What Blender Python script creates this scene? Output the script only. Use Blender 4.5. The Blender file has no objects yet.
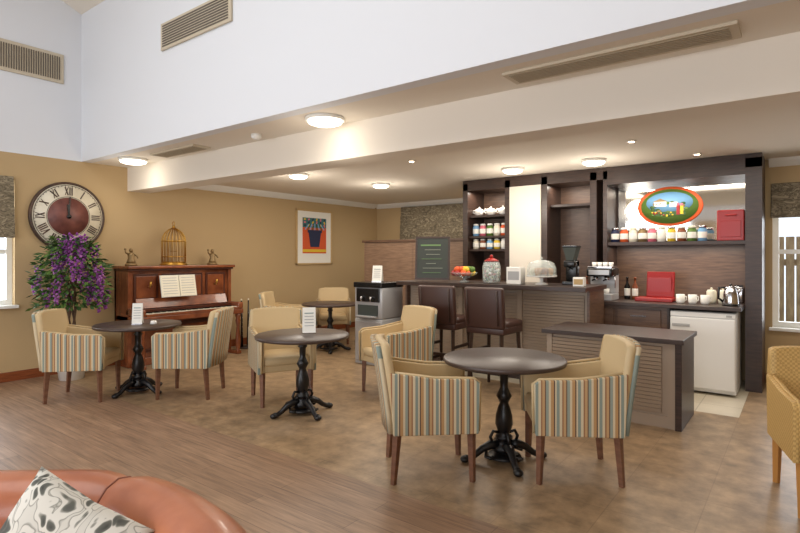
import bpy, bmesh, math, random
from mathutils import Vector, Matrix, Euler
random.seed(7)
SC=bpy.context.scene
try:
    SC.view_settings.view_transform='Standard'
    SC.view_settings.look='None'
except Exception: pass
def lin(c):
    return tuple(((v/255)/12.92 if v/255<=0.04045 else (((v/255)+0.055)/1.055)**2.4) for v in c)+(1,)
# ---------------------------------------------------------------- materials
def base(name):
    m=bpy.data.materials.new(name); m.use_nodes=True
    nt=m.node_tree; b=nt.nodes['Principled BSDF']; return m,nt,b
def mat(name,c,r=.5,metal=0,emit=0,spec=None,trans=0,coat=0,alpha=1,bump=0,bscale=60):
    m,nt,b=base(name)
    b.inputs['Base Color'].default_value=lin(c); b.inputs['Roughness'].default_value=r
    b.inputs['Metallic'].default_value=metal
    if emit: b.inputs['Emission Color'].default_value=lin(c); b.inputs['Emission Strength'].default_value=emit
    if trans: b.inputs['Transmission Weight'].default_value=trans
    if coat: b.inputs['Coat Weight'].default_value=coat
    if spec is not None: b.inputs['Specular IOR Level'].default_value=spec
    b.inputs['Alpha'].default_value=alpha
    if bump:
        tc=nt.nodes.new('ShaderNodeTexCoord'); n=nt.nodes.new('ShaderNodeTexNoise'); n.inputs['Scale'].default_value=bscale
        nt.links.new(tc.outputs['Object'],n.inputs['Vector'])
        bp=nt.nodes.new('ShaderNodeBump'); bp.inputs['Strength'].default_value=bump; bp.inputs['Distance'].default_value=.01
        nt.links.new(n.outputs['Fac'],bp.inputs['Height']); nt.links.new(bp.outputs['Normal'],b.inputs['Normal'])
    return m
def ramp(nt,stops,interp='LINEAR'):
    r=nt.nodes.new('ShaderNodeValToRGB'); cr=r.color_ramp; cr.interpolation=interp
    while len(cr.elements)<len(stops): cr.elements.new(.5)
    for e,(p,c) in zip(cr.elements,stops): e.position=p; e.color=lin(c)
    return r
def noisemat(name,stops,scale=5,stretch=(1,1,1),r=.5,detail=6,coat=0,bump=0,dist=0):
    m,nt,b=base(name)
    tc=nt.nodes.new('ShaderNodeTexCoord'); mp=nt.nodes.new('ShaderNodeMapping'); mp.inputs['Scale'].default_value=stretch
    n=nt.nodes.new('ShaderNodeTexNoise'); n.inputs['Scale'].default_value=scale; n.inputs['Detail'].default_value=detail
    n.inputs['Distortion'].default_value=dist
    nt.links.new(tc.outputs['Object'],mp.inputs[0]); nt.links.new(mp.outputs[0],n.inputs['Vector'])
    rp=ramp(nt,stops); nt.links.new(n.outputs['Fac'],rp.inputs[0]); nt.links.new(rp.outputs[0],b.inputs['Base Color'])
    b.inputs['Roughness'].default_value=r; b.inputs['Coat Weight'].default_value=coat
    if bump:
        bp=nt.nodes.new('ShaderNodeBump'); bp.inputs['Strength'].default_value=bump; bp.inputs['Distance'].default_value=.01
        nt.links.new(n.outputs['Fac'],bp.inputs['Height']); nt.links.new(bp.outputs['Normal'],b.inputs['Normal'])
    return m
def stripemat(name,axis):
    m,nt,b=base(name)
    tc=nt.nodes.new('ShaderNodeTexCoord'); sx=nt.nodes.new('ShaderNodeSeparateXYZ'); nt.links.new(tc.outputs['Object'],sx.inputs[0])
    mu=nt.nodes.new('ShaderNodeMath'); mu.operation='MULTIPLY_ADD'; mu.inputs[1].default_value=1/.13; mu.inputs[2].default_value=10.13
    nt.links.new(sx.outputs[axis],mu.inputs[0])
    fr=nt.nodes.new('ShaderNodeMath'); fr.operation='FRACT'; nt.links.new(mu.outputs[0],fr.inputs[0])
    S=[(0,(204,188,156)),(.12,(134,144,134)),(.26,(204,188,156)),(.33,(96,74,60)),(.39,(180,140,94)),(.53,(204,188,156)),(.63,(144,152,140)),(.76,(104,80,62)),(.81,(188,152,108)),(.93,(150,108,74))]
    rp=ramp(nt,S,'CONSTANT'); nt.links.new(fr.outputs[0],rp.inputs[0]); nt.links.new(rp.outputs[0],b.inputs['Base Color'])
    b.inputs['Roughness'].default_value=.8; return m
def wickerm(name,c1,c2):
    m,nt,b=base(name); tc=nt.nodes.new('ShaderNodeTexCoord'); ck=nt.nodes.new('ShaderNodeTexChecker'); ck.inputs['Scale'].default_value=70
    ck.inputs['Color1'].default_value=lin(c1); ck.inputs['Color2'].default_value=lin(c2)
    nt.links.new(tc.outputs['Object'],ck.inputs['Vector']); nt.links.new(ck.outputs['Color'],b.inputs['Base Color']); b.inputs['Roughness'].default_value=.6
    bp=nt.nodes.new('ShaderNodeBump'); bp.inputs['Strength'].default_value=.4; bp.inputs['Distance'].default_value=.004
    nt.links.new(ck.outputs['Fac'],bp.inputs['Height']); nt.links.new(bp.outputs['Normal'],b.inputs['Normal']); return m
M={}
M['wall']=mat('wall_beige_paint',(184,158,117),.8,bump=.05)
M['white']=mat('wall_white_paint',(222,225,230),.8)
M['ceil']=mat('ceiling_cream_paint',(228,220,207),.85)
M['trimw']=mat('white_gloss_trim',(235,235,230),.35)
M['skirt']=noisemat('skirting_wood',[(0.3,(110,55,28)),(.7,(150,82,45))],6,(1,1,20),.4)
M['dark']=noisemat('dark_wenge_wood',[(0.3,(46,33,28)),(.7,(68,49,40))],8,(1,1,8),.38)
M['darkp']=noisemat('walnut_panel_wood',[(0.3,(82,60,48)),(.7,(110,84,66))],6,(1,1,8),.4)
M['part']=noisemat('partition_wood',[(0.3,(116,90,72)),(.7,(144,116,94))],6,(1,1,8),.45)
M['taupe']=mat('taupe_laminate',(164,146,128),.5)
M['legw']=noisemat('chair_leg_wood',[(0.3,(106,72,56)),(.7,(132,92,70))],8,(1,1,4),.4)
M['honey']=mat('honey_wood',(186,132,70),.4)
M['cream']=mat('cream_upholstery',(202,178,136),.6,bump=.1)
M['tan']=wickerm('woven_yellow_wicker',(206,170,104),(182,146,86))
M['strx']=stripemat('striped_fabric_side',0); M['stry']=stripemat('striped_fabric_back',1)
M['ttop']=mat('table_top_dark',(70,56,50),.36,bump=.02)
M['iron']=mat('cast_iron_black',(20,19,21),.35)
M['leath']=mat('brown_leather',(66,42,35),.4,bump=.08)
M['sofa']=noisemat('tan_leather',[(0.3,(158,90,60)),(.7,(192,122,86))],5,(1,1,1),.36,coat=.15,bump=.15)
M['sofas']=mat('leather_seam',(130,70,46),.5)
M['piano']=noisemat('piano_mahogany',[(0.3,(98,50,30)),(.7,(146,82,48))],5,(6,1,1),.22,coat=.4)
M['pianod']=mat('piano_dark_inlay',(76,36,22),.3)
M['ivory']=mat('ivory',(232,226,205),.3); M['black']=mat('gloss_black',(16,16,17),.25)
M['brass']=mat('brass',(196,152,72),.35,metal=1); M['chrome']=mat('chrome',(200,200,205),.15,metal=1)
M['steel']=mat('brushed_steel',(178,178,180),.35,metal=.3); M['grey']=mat('grey_plastic',(168,168,168),.4)
M['paper']=mat('white_paper',(240,238,230),.7); M['wchina']=mat('white_china',(238,236,230),.2)
M['fridge']=mat('white_enamel',(232,232,230),.25)
M['red']=mat('red_gloss',(156,24,22),.3); M['green']=mat('leaf_green',(52,86,34),.6)
M['lgreen']=mat('leaf_light_green',(92,124,52),.6)
M['purp']=mat('wisteria_purple',(140,64,150),.6); M['lil']=mat('wisteria_lilac',(176,110,184),.6)
M['bark']=noisemat('bark',[(0.3,(60,42,30)),(.7,(100,76,56))],20,(1,1,1),.9)
M['clockf']=noisemat('aged_clock_face',[(0.3,(214,204,180)),(.7,(234,226,206))],6)
M['clockr']=noisemat('clock_rim',[(0.3,(44,30,24)),(.7,(84,60,44))],8)
M['clockc']=noisemat('clock_centre_rust',[(0.3,(92,50,44)),(.7,(128,76,66))],10)
M['grille']=mat('grille_dark',(96,88,78),.7); M['grill']=mat('grille_frame',(196,184,162),.6); M['gslot']=mat('grille_slot',(160,146,122),.7)
M['lamp']=mat('lamp_diffuser',(255,246,228),.5,emit=5); M['spot']=mat('spot_lamp',(255,236,200),.5,emit=12)
M['glass']=mat('jar_glass',(225,235,232),.05,alpha=.28)
M['mirror']=mat('mirror_silver',(228,226,220),.06,metal=1)
M['chalk']=mat('chalkboard',(58,64,60),.7); M['chw']=mat('chalk_writing',(150,156,142),.9)
M['chalkg']=mat('chalk_green',(110,140,96),.9)
M['orange']=mat('orange_paint',(214,88,36),.6); M['navy']=mat('navy_paint',(30,38,72),.6)
M['teal']=mat('teal_paint',(50,110,110),.6); M['yellow']=mat('yellow_paint',(226,190,50),.6)
M['pink']=mat('pink_candy',(214,110,130),.4); M['fence']=noisemat('garden_fence_wood',[(0.3,(150,126,100)),(.7,(190,166,134))],6,(4,4,1),.8)
M['grass']=noisemat('garden_ground',[(0.3,(90,110,60)),(.7,(150,150,110))],3); M['skyb']=mat('sky_blue_paint',(120,170,210),.6)
M['stone']=mat('bronze_statuette',(140,116,78),.4,metal=.4)
M['sandst']=mat('sand_paint',(190,160,110),.6)
def brickmat(name,c1,c2,cm,w,h,mortar,r,rot=0,noise=.3,nscale=(1,1,1),ns=4,coat=0,off=.5,lo=150):
    m,nt,b=base(name)
    tc=nt.nodes.new('ShaderNodeTexCoord'); mp=nt.nodes.new('ShaderNodeMapping'); mp.inputs['Rotation'].default_value=(0,0,rot)
    br=nt.nodes.new('ShaderNodeTexBrick'); br.inputs['Color1'].default_value=lin(c1); br.inputs['Color2'].default_value=lin(c2); br.inputs['Mortar'].default_value=lin(cm)
    br.inputs['Scale'].default_value=1; br.inputs['Brick Width'].default_value=w; br.inputs['Row Height'].default_value=h; br.inputs['Mortar Size'].default_value=mortar
    br.offset=off
    nt.links.new(tc.outputs['Object'],mp.inputs[0]); nt.links.new(mp.outputs[0],br.inputs['Vector'])
    mp2=nt.nodes.new('ShaderNodeMapping'); mp2.inputs['Scale'].default_value=nscale; nt.links.new(tc.outputs['Object'],mp2.inputs[0])
    n=nt.nodes.new('ShaderNodeTexNoise'); n.inputs['Scale'].default_value=ns; n.inputs['Detail'].default_value=8; n.inputs['Roughness'].default_value=.65
    nt.links.new(mp2.outputs[0],n.inputs['Vector'])
    rp=ramp(nt,[(.32,(lo,lo,lo)),(.68,(255,255,255))]); nt.links.new(n.outputs['Fac'],rp.inputs[0])
    mx=nt.nodes.new('ShaderNodeMix'); mx.data_type='RGBA'; mx.blend_type='MULTIPLY'; mx.inputs[0].default_value=noise
    nt.links.new(br.outputs['Color'],mx.inputs[6]); nt.links.new(rp.outputs[0],mx.inputs[7]); nt.links.new(mx.outputs[2],b.inputs['Base Color'])
    b.inputs['Roughness'].default_value=r; b.inputs['Coat Weight'].default_value=coat
    return m
M['ftile']=brickmat('floor_stone_vinyl',(180,151,117),(172,143,110),(158,130,100),.45,.45,.003,.38,noise=.85,ns=6.5,off=0,lo=160)
M['fwood']=brickmat('floor_wood_laminate',(178,144,116),(158,126,101),(126,98,78),1.3,.13,.002,.42,noise=.8,nscale=(1.0,16,1),ns=2.5,lo=160)
M['fpale']=brickmat('floor_pale_tile',(214,204,184),(208,198,176),(180,170,150),.4,.4,.005,.35,noise=.2,off=0)
M['blind']=noisemat('patterned_blind_fabric',[(.38,(96,86,68)),(.46,(140,128,104)),(.52,(84,74,60)),(.6,(150,138,114))],7,(1,1,2.0),.8,2,dist=1.8)
def pillowm():
    m,nt,b=base('floral_pillow_fabric')
    tc=nt.nodes.new('ShaderNodeTexCoord'); v=nt.nodes.new('ShaderNodeTexVoronoi'); v.feature='F1'; v.inputs['Scale'].default_value=17
    n=nt.nodes.new('ShaderNodeTexNoise'); n.inputs['Scale'].default_value=7
    ad=nt.nodes.new('ShaderNodeMix'); ad.data_type='VECTOR'; ad.inputs[0].default_value=.18
    nt.links.new(tc.outputs['Object'],n.inputs['Vector']); nt.links.new(tc.outputs['Object'],ad.inputs[4]); nt.links.new(n.outputs['Color'],ad.inputs[5])
    mp=nt.nodes.new('ShaderNodeMapping'); mp.inputs['Scale'].default_value=(2.1,1,.75); mp.inputs['Rotation'].default_value=(0,.6,0); nt.links.new(ad.outputs[1],mp.inputs[0]); nt.links.new(mp.outputs[0],v.inputs['Vector'])
    rp=ramp(nt,[(0,(60,60,56)),(.28,(96,96,88)),(.34,(150,148,138)),(.38,(212,208,198)),(.58,(212,208,198)),(.62,(138,136,126)),(.70,(204,200,190))]); nt.links.new(v.outputs['Distance'],rp.inputs[0])
    nt.links.new(rp.outputs[0],b.inputs['Base Color']); b.inputs['Roughness'].default_value=.8; return m
M['pillow']=pillowm()
# ---------------------------------------------------------------- mesh builder
class MB:
    def __init__(s): s.bm=bmesh.new(); s.mats=[]
    def mi(s,k):
        if k not in s.mats: s.mats.append(k)
        return s.mats.index(k)
    def merge(s,b2,k,smooth=False):
        i=s.mi(k)
        for f in b2.faces:
            f.material_index=i; f.smooth=smooth and len(f.verts)<=4
        me=bpy.data.meshes.new('t'); b2.to_mesh(me); b2.free(); s.bm.from_mesh(me); bpy.data.meshes.remove(me)
    def box(s,c,d,k,rot=None,bev=0,seg=2):
        b=bmesh.new(); bmesh.ops.create_cube(b,size=1)
        bmesh.ops.scale(b,vec=Vector(d),verts=b.verts)
        if bev: bmesh.ops.bevel(b,geom=b.edges[:],offset=min(bev,min(d)*.49),segments=seg,affect='EDGES',profile=.5)
        if rot: bmesh.ops.rotate(b,matrix=Euler(rot).to_matrix(),verts=b.verts)
        bmesh.ops.translate(b,vec=Vector(c),verts=b.verts); s.merge(b,k,bev>0.012)
    def bx(s,x0,x1,y0,y1,z0,z1,k,bev=0):
        s.box(((x0+x1)/2,(y0+y1)/2,(z0+z1)/2),(abs(x1-x0),abs(y1-y0),abs(z1-z0)),k,bev=bev)
    def cyl(s,p0,p1,r0,r1,k,seg=16):
        s.tube([p0,p1],[r0,r1],k,seg)
    def tube(s,pts,rs,k,seg=10,closed=False):
        b=bmesh.new(); P=[Vector(p) for p in pts]; n=len(P)
        if not isinstance(rs,(list,tuple)): rs=[rs]*n
        rings=[]; 
        t0=(P[1]-P[0]).normalized(); up=Vector((0,0,1)) if abs(t0.z)<.9 else Vector((1,0,0)); nrm=(up-t0*up.dot(t0)).normalized()
        for i in range(n):
            if closed: t=(P[(i+1)%n]-P[i-1]).normalized()
            else: t=(P[min(i+1,n-1)]-P[max(i-1,0)]).normalized()
            nrm=(nrm-t*nrm.dot(t)).normalized(); bi=t.cross(nrm)
            rings.append([b.verts.new(P[i]+(nrm*math.cos(a)+bi*math.sin(a))*rs[i]) for a in [2*math.pi*j/seg for j in range(seg)]])
        m=n if closed else n-1
        for i in range(m):
            A=rings[i];B=rings[(i+1)%n]
            for j in range(seg): b.faces.new((A[j],A[(j+1)%seg],B[(j+1)%seg],B[j]))
        if not closed: b.faces.new(rings[0][::-1]); b.faces.new(rings[-1])
        bmesh.ops.recalc_face_normals(b,faces=b.faces); s.merge(b,k,seg>4)
    def lathe(s,prof,c,k,seg=32,mtx=None):
        b=bmesh.new(); rings=[]
        for r,z in prof:
            if r<1e-5: rings.append([b.verts.new((0,0,z))])
            else: rings.append([b.verts.new((r*math.cos(2*math.pi*j/seg),r*math.sin(2*math.pi*j/seg),z)) for j in range(seg)])
        for A,B in zip(rings,rings[1:]):
            for j in range(seg):
                a=A[j%len(A)];a2=A[(j+1)%len(A)];c1=B[j%len(B)];c2=B[(j+1)%len(B)]
                vs=[]
                for v in (a,a2,c2,c1):
                    if v not in vs: vs.append(v)
                if len(vs)>2: b.faces.new(vs)
        for R in (rings[0],rings[-1]):
            if len(R)>2: b.faces.new(R)
        bmesh.ops.recalc_face_normals(b,faces=b.faces)
        if mtx: bmesh.ops.transform(b,matrix=mtx,verts=b.verts)
        bmesh.ops.translate(b,vec=Vector(c),verts=b.verts); s.merge(b,k,True)
    def sph(s,c,d,k,rot=None,u=16,v=10):
        b=bmesh.new(); bmesh.ops.create_uvsphere(b,u_segments=u,v_segments=v,radius=1)
        bmesh.ops.scale(b,vec=Vector(d),verts=b.verts)
        if rot: bmesh.ops.rotate(b,matrix=Euler(rot).to_matrix(),verts=b.verts)
        bmesh.ops.translate(b,vec=Vector(c),verts=b.verts); s.merge(b,k,True)
    def prism(s,poly,axis,a0,a1,k,bev=0,seg=2):
        b=bmesh.new()
        def P(p,a): return (a,p[0],p[1]) if axis=='x' else ((p[0],a,p[1]) if axis=='y' else (p[0],p[1],a))
        A=[b.verts.new(P(p,a0)) for p in poly]; B=[b.verts.new(P(p,a1)) for p in poly]
        b.faces.new(A); b.faces.new(B[::-1]); n=len(poly)
        for i in range(n): b.faces.new((A[i],B[i],B[(i+1)%n],A[(i+1)%n]))
        bmesh.ops.recalc_face_normals(b,faces=b.faces)
        if bev: bmesh.ops.bevel(b,geom=b.edges[:],offset=bev,segments=seg,affect='EDGES',profile=.5)
        s.merge(b,k,False)
    def quad(s,vs,k):
        b=bmesh.new(); b.faces.new([b.verts.new(v) for v in vs]); s.merge(b,k)
    def done(s,name,loc=(0,0,0),rz=0,rot=None):
        me=bpy.data.meshes.new(name); s.bm.to_mesh(me); s.bm.free()
        for k in s.mats: me.materials.append(M[k])
        o=bpy.data.objects.new(name,me); bpy.context.collection.objects.link(o)
        o.location=loc; o.rotation_euler=rot if rot else (0,0,math.radians(rz)); return o
def copy(o,loc,rz):
    c=o.copy(); bpy.context.collection.objects.link(c); c.location=loc; c.rotation_euler=(0,0,math.radians(rz)); return c
# ---------------------------------------------------------------- room shell
XL=-7.32; XR=3.0; YB=8.89; YK=7.4; YF=-3.5; ZS=2.65; ZC=2.55
f=MB()
f.bx(XL,XR,YF,2.6,-.1,0,'fwood'); f.bx(XL,XR,2.6,5.65,-.1,0,'ftile'); f.bx(XL,-4.25,5.65,YB,-.1,0,'ftile')
f.bx(-4.25,-.45,5.65,YK,-.1,0,'fpale'); f.bx(-.45,XR,5.65,YK,-.1,0,'ftile'); f.bx(-4.25,-3.9,YK,YB,-.1,0,'ftile'); f.done('floor')
w=MB()
w.bx(XL-.2,XL,YF,1.2,0,ZS,'wall'); w.bx(XL-.2,XL,2.26,YB+.2,0,ZS,'wall'); w.bx(XL-.2,XL,1.2,2.26,0,.85,'wall'); w.bx(XL-.2,XL,1.2,2.26,2.33,ZS,'wall')
w.bx(XL-.2,XL,YF,3.1,ZS,6.2,'white'); w.done('wall_left')
w=MB(); x0,x1=-6.6,-5.1
w.bx(XL,x0,YB,YB+.2,0,ZS,'wall'); w.bx(x1,-3.9,YB,YB+.2,0,ZS,'wall'); w.bx(x0,x1,YB,YB+.2,0,1.0,'wall'); w.bx(x0,x1,YB,YB+.2,2.42,ZS,'wall')
w.done('wall_back_nook')
w=MB(); w.bx(-3.98,-3.9,YK,YB,0,ZS,'wall'); w.done('wall_nook_return')
w=MB(); w.bx(-3.9,-.27,YK,YK+.2,0,ZS,'wall'); w.bx(1.1,XR,YK,YK+.2,0,ZS,'wall'); w.bx(-.27,1.1,YK,YK+.2,0,.61,'wall'); w.bx(-.27,1.1,YK,YK+.2,2.25,ZS,'wall'); w.done('wall_back')
w=MB(); w.bx(XR,XR+.2,YF,YK+.2,0,6.2,'wall'); w.done('wall_right')
w=MB(); w.bx(XL,XR,YF-.2,YF,0,.3,'wall'); w.bx(XL,XR,YF-.2,YF,2.5,6.2,'white')
w.bx(XL,-6.5,YF-.2,YF,.3,2.5,'wall');w.bx(2,XR,YF-.2,YF,.3,2.5,'wall');w.bx(-2.6,-1.8,YF-.2,YF,.3,2.5,'wall'); w.done('wall_front')
w=MB(); w.bx(XL,XR,2.98,3.1,ZS,4.6,'white'); w.done('wall_atrium_upper')
c=MB(); c.bx(XL,XR,3.1,3.56,ZS,ZS+.1,'ceil'); c.bx(XL,XR,3.86,YB,ZC,ZC+.1,'ceil'); c.done('ceiling')
c=MB(); c.bx(XL,XR,3.56,3.86,2.33,ZS+.1,'ceil'); c.done('ceiling_beam')
c=MB(); t=.42
c.prism([(3.1,4.47),(0,4.47+t*3.1),(0,4.57+t*3.1),(3.1,4.57)],'x',XL,XR,'ceil')
c.prism([(0,4.47+t*3.1),(YF-.2,4.3),(YF-.2,4.4),(0,4.57+t*3.1)],'x',XL,XR,'ceil'); c.done('ceiling_atrium')
b=MB(); b.bx(XL,XL+.018,YF,YB,0,.11,'skirt',.004); b.done('baseboard_left')
b=MB(); b.bx(XL+.02,-4,YB-.018,YB,0,.11,'skirt',.004); b.done('baseboard_nook')
b=MB(); b.bx(-.33,XR,YK-.018,YK,0,.11,'skirt',.004); b.done('baseboard_back')
b=MB(); b.prism([(YK,ZC-.09),(YK,ZC),(YK-.09,ZC),(YK-.07,ZC-.03),(YK-.03,ZC-.07)],'x',-.3,XR,'trimw'); b.done('trim_1')
b=MB(); b.prism([(YB,ZC-.09),(YB,ZC),(YB-.09,ZC),(YB-.07,ZC-.03),(YB-.03,ZC-.07)],'x',XL,-3.98,'trimw'); b.done('trim_2')
b=MB(); b.prism([(XL,ZC-.09),(XL,ZC),(XL+.09,ZC),(XL+.07,ZC-.03),(XL+.03,ZC-.07)],'y',3.9,YB-.09,'trimw'); b.done('trim_3')
# windows
def win(name,ax,p,a0,a1,z0,z1,sign,nm=2,tr=None):
    w=MB()
    def B(u0,u1,d0,d1,zz0,zz1,k,bev=0):
        if ax=='y': w.bx(u0,u1,p+min(sign*d0,sign*d1),p+max(sign*d0,sign*d1),zz0,zz1,k,bev)
        else: w.bx(p+min(sign*d0,sign*d1),p+max(sign*d0,sign*d1),u0,u1,zz0,zz1,k,bev)
    t=.06
    B(a0,a0+t,.08,.14,z0,z1,'trimw');B(a1-t,a1,.08,.14,z0,z1,'trimw');B(a0+t,a1-t,.08,.14,z0,z0+t,'trimw');B(a0+t,a1-t,.08,.14,z1-t,z1,'trimw')
    for i in range(1,nm):
        u=a0+(a1-a0)*i/nm; B(u-.035,u+.035,.085,.135,z0+t,z1-t,'trimw')
    if tr: B(a0+t,a1-t,.09,.13,tr-.025,tr+.025,'trimw')
    B(a0-.03,a1+.03,-.05,.08,z0-.035,z0,'trimw',.005)
    return w.done(name)
win('window_1','x',XL,1.2,2.26,.88,2.33,-1,2,1.5)
win('window_2','y',YB,-6.6,-5.1,1.03,2.42,1,2)
win('window_3','y',YK,-.27,1.1,.64,2.25,1,3,1.5)
win('window_4','y',YF,-6.5,-2.6,.33,2.5,-1,3); win('window_5','y',YF,-1.8,2,.33,2.5,-1,3)
def blind(name,ax,p,a0,a1,z0,z1,sgn):
    w=MB(); n=4; h=(z1-z0)/n
    for i in range(n):
        d=.02+.012*(n-i)
        if ax=='y': w.bx(a0,a1,p-d-.015,p-.005,z0+i*h,z0+(i+1)*h+.01,'blind',.01)
        else: w.bx(p+.005,p+d+.015,a0,a1,z0+i*h,z0+(i+1)*h+.01,'blind',.01)
    w.done(name)
blind('roman_blind','x',XL,1.15,2.24,1.66,2.36,1)
blind('roman_blind','y',YB,-6.65,-5.05,1.72,2.45,1)
blind('roman_blind','y',YK,-.28,1.15,1.88,2.26,1)
# outside
g=MB(); g.bx(-14,9,7.7,14,-.35,-.15,'grass'); g.bx(-14,-7.6,-8,14,-.35,-.16,'grass'); g.done('garden_ground')
g=MB()
for i in range(50):
    x=-1.5+i*.13; g.bx(x,x+.11,10.2,10.23,-.15,1.75,'fence')
g.bx(-1.5,5,10.23,10.28,.3,.4,'fence'); g.bx(-1.5,5,10.23,10.28,1.3,1.4,'fence'); g.done('garden_fence')
# vents
v=MB(); v.bx(XL,XL+.02,1.85,2.77,3.58,3.94,'grill',.004)
for i in range(34): y=1.89+i*.025; v.bx(XL+.02,XL+.026,y,y+.011,3.62,3.90,'grille')
v.done('air_vent')
v=MB(); v.bx(-5.37,-4.16,2.955,2.978,3.60,3.88,'grill',.004)
for i in range(9): z=3.63+i*.026; v.bx(-5.33,-4.2,2.949,2.956,z,z+.012,'grille')
v.done('air_vent')
v=MB(); v.bx(-1.57,-.26,3.19,3.42,2.63,2.65,'grill',.004)
for i in range(7): y=3.215+i*.026; v.bx(-1.53,-.30,y,y+.007,2.624,2.631,'gslot')
v.done('air_vent')
v=MB(); v.bx(-6.1,-5.2,3.22,3.44,2.63,2.65,'grill',.004)
for i in range(7): y=3.24+i*.026; v.bx(-6.06,-5.24,y,y+.007,2.624,2.631,'gslot')
v.done('air_vent')
# ceiling lights
LC=(1,.91,.79)
def clight(x,y,z,pw,r=.15):
    l=MB(); l.lathe([(0,0),(r+.02,0),(r+.02,-.025),(r,-.03),(r,-.02)],(0,0,0),'trimw'); l.lathe([(r-.005,-.026),(r-.005,-.045),(r*.7,-.06),(0,-.065)],(0,0,0),'lamp')
    l.done('ceiling_light',(x,y,z))
    d=bpy.data.lights.new('lamp','POINT'); d.energy=pw; d.color=LC; d.shadow_soft_size=.16
    o=bpy.data.objects.new('lamp_glow',d); bpy.context.collection.objects.link(o); o.location=(x,y,z-.45)
clight(-3.31,3.31,ZS,5); clight(-6.6,3.28,ZS,5)
for x,y in ((-5.13,6.32),(-2.9,6.2),(-1.9,6.2),(-5.4,4.9)): clight(x,y,ZC,13,.12)
for x,y in ((-2.0,4.7),(-.9,6.5),(-3.6,5.0),(-1.3,5.4)):
    l=MB(); l.lathe([(0,0),(.045,0),(.045,-.008),(.03,-.01)],(0,0,0),'trimw',20); l.lathe([(0,-.008),(.028,-.012),(0,-.012)],(0,0,0),'spot',20); l.done('ceiling_downlight',(x,y,ZC))
l=MB(); l.lathe([(0,0),(.05,0),(.05,-.03),(.03,-.05),(0,-.05)],(0,0,0),'trimw',20); l.done('smoke_detector',(-4.3,3.35,ZS))
# ---------------------------------------------------------------- furniture
def chair_mesh(name,side='strx',back='stry',leg='legw',inn='cream'):
    c=MB()
    for sx in(-1,1):
        for sy in(-1,1):
            x=.235*sx; y=.235*sy
            ex=x-(.03 if sx<0 else -.010)
            p0=Vector((ex,y,0));p1=Vector((x,y,.40))
            c.tube([p0,p1],[.020,.031],leg,4)
    c.bx(-.25,.26,-.25,.25,.33,.40,inn,.01)
    c.bx(-.24,.275,-.225,.225,.385,.475,inn,.03)
    for sy in(-1,1):
        poly=[(-.27,.32),(.275,.32),(.285,.64),(.25,.666),(.0,.672),(-.29,.715)]
        y0,y1=(.252,.285) if sy>0 else (-.285,-.252)
        c.prism(poly,'y',y0,y1,side,.006)
        y0,y1=(.222,.254) if sy>0 else (-.254,-.222)
        c.prism([(-.27,.33),(.27,.33),(.28,.636),(.245,.66),(0,.666),(-.29,.708)],'y',y0,y1,inn,.008)
        c.tube([(.283,sy*.253,.33),(.29,sy*.253,.64),(.25,sy*.253,.669),(0,sy*.253,.676),(-.29,sy*.253,.717)],.009,inn,6)
    def backslab(x_off,th,k,ins):
        b=bmesh.new(); N=14; rows=[]
        zs=[.33,.45,.6,.72,.82,.885,.902]
        for zi,z in enumerate(zs):
            row=[]
            for j in range(N+1):
                t=-1+2*j/N
                wz=.268 if z<.72 else .268-.012*(z-.72)/.15
                if zi==len(zs)-1: wz-=.02
                xx=-.262-.075*((z-.33)/.54)**1.2 + x_off - .028*(1-t*t)
                zz=z-(.012*(t**4) if zi>=5 else 0)
                row.append((xx,wz*t*(1-ins),zz))
            rows.append(row)
        F=[[b.verts.new(p) for p in r] for r in rows]; B=[[b.verts.new((p[0]-th,p[1],p[2]-(.004 if i==len(rows)-1 else 0))) for p in r] for i,r in enumerate(rows)]
        for i in range(len(rows)-1):
            for j in range(N):
                b.faces.new((F[i][j],F[i][j+1],F[i+1][j+1],F[i+1][j])); b.faces.new((B[i][j+1],B[i][j],B[i+1][j],B[i+1][j+1]))
            b.faces.new((F[i][0],F[i+1][0],B[i+1][0],B[i][0])); b.faces.new((F[i+1][N],F[i][N],B[i][N],B[i+1][N]))
        for j in range(N):
            b.faces.new((F[-1][j],F[-1][j+1],B[-1][j+1],B[-1][j])); b.faces.new((F[0][j+1],F[0][j],B[0][j],B[0][j+1]))
        bmesh.ops.recalc_face_normals(b,faces=b.faces); c.merge(b,k,True)
    backslab(.05,.055,inn,.0); backslab(-.006,.03,back,.0)
    return c.done(name)
ch=chair_mesh('striped_armchair'); ch.location=(-2.03,3.03,0); ch.rotation_euler=(0,0,math.radians(42))
for x,y,r in ((-1.25,3.57,212),(-4.22,3.60,-28),(-3.46,4.5,-108),(-5.90,2.43,45),(-5.14,3.16,217),(-6.3,5.5,34),(-6.3,6.5,-46)):
    copy(ch,(x,y,0),r)
ch2=chair_mesh('wicker_armchair','tan','tan','honey','tan'); ch2.location=(.165,3.99,0); ch2.rotation_euler=(0,0,math.radians(-75)); ch2.scale=(1,1,.96)
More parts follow.
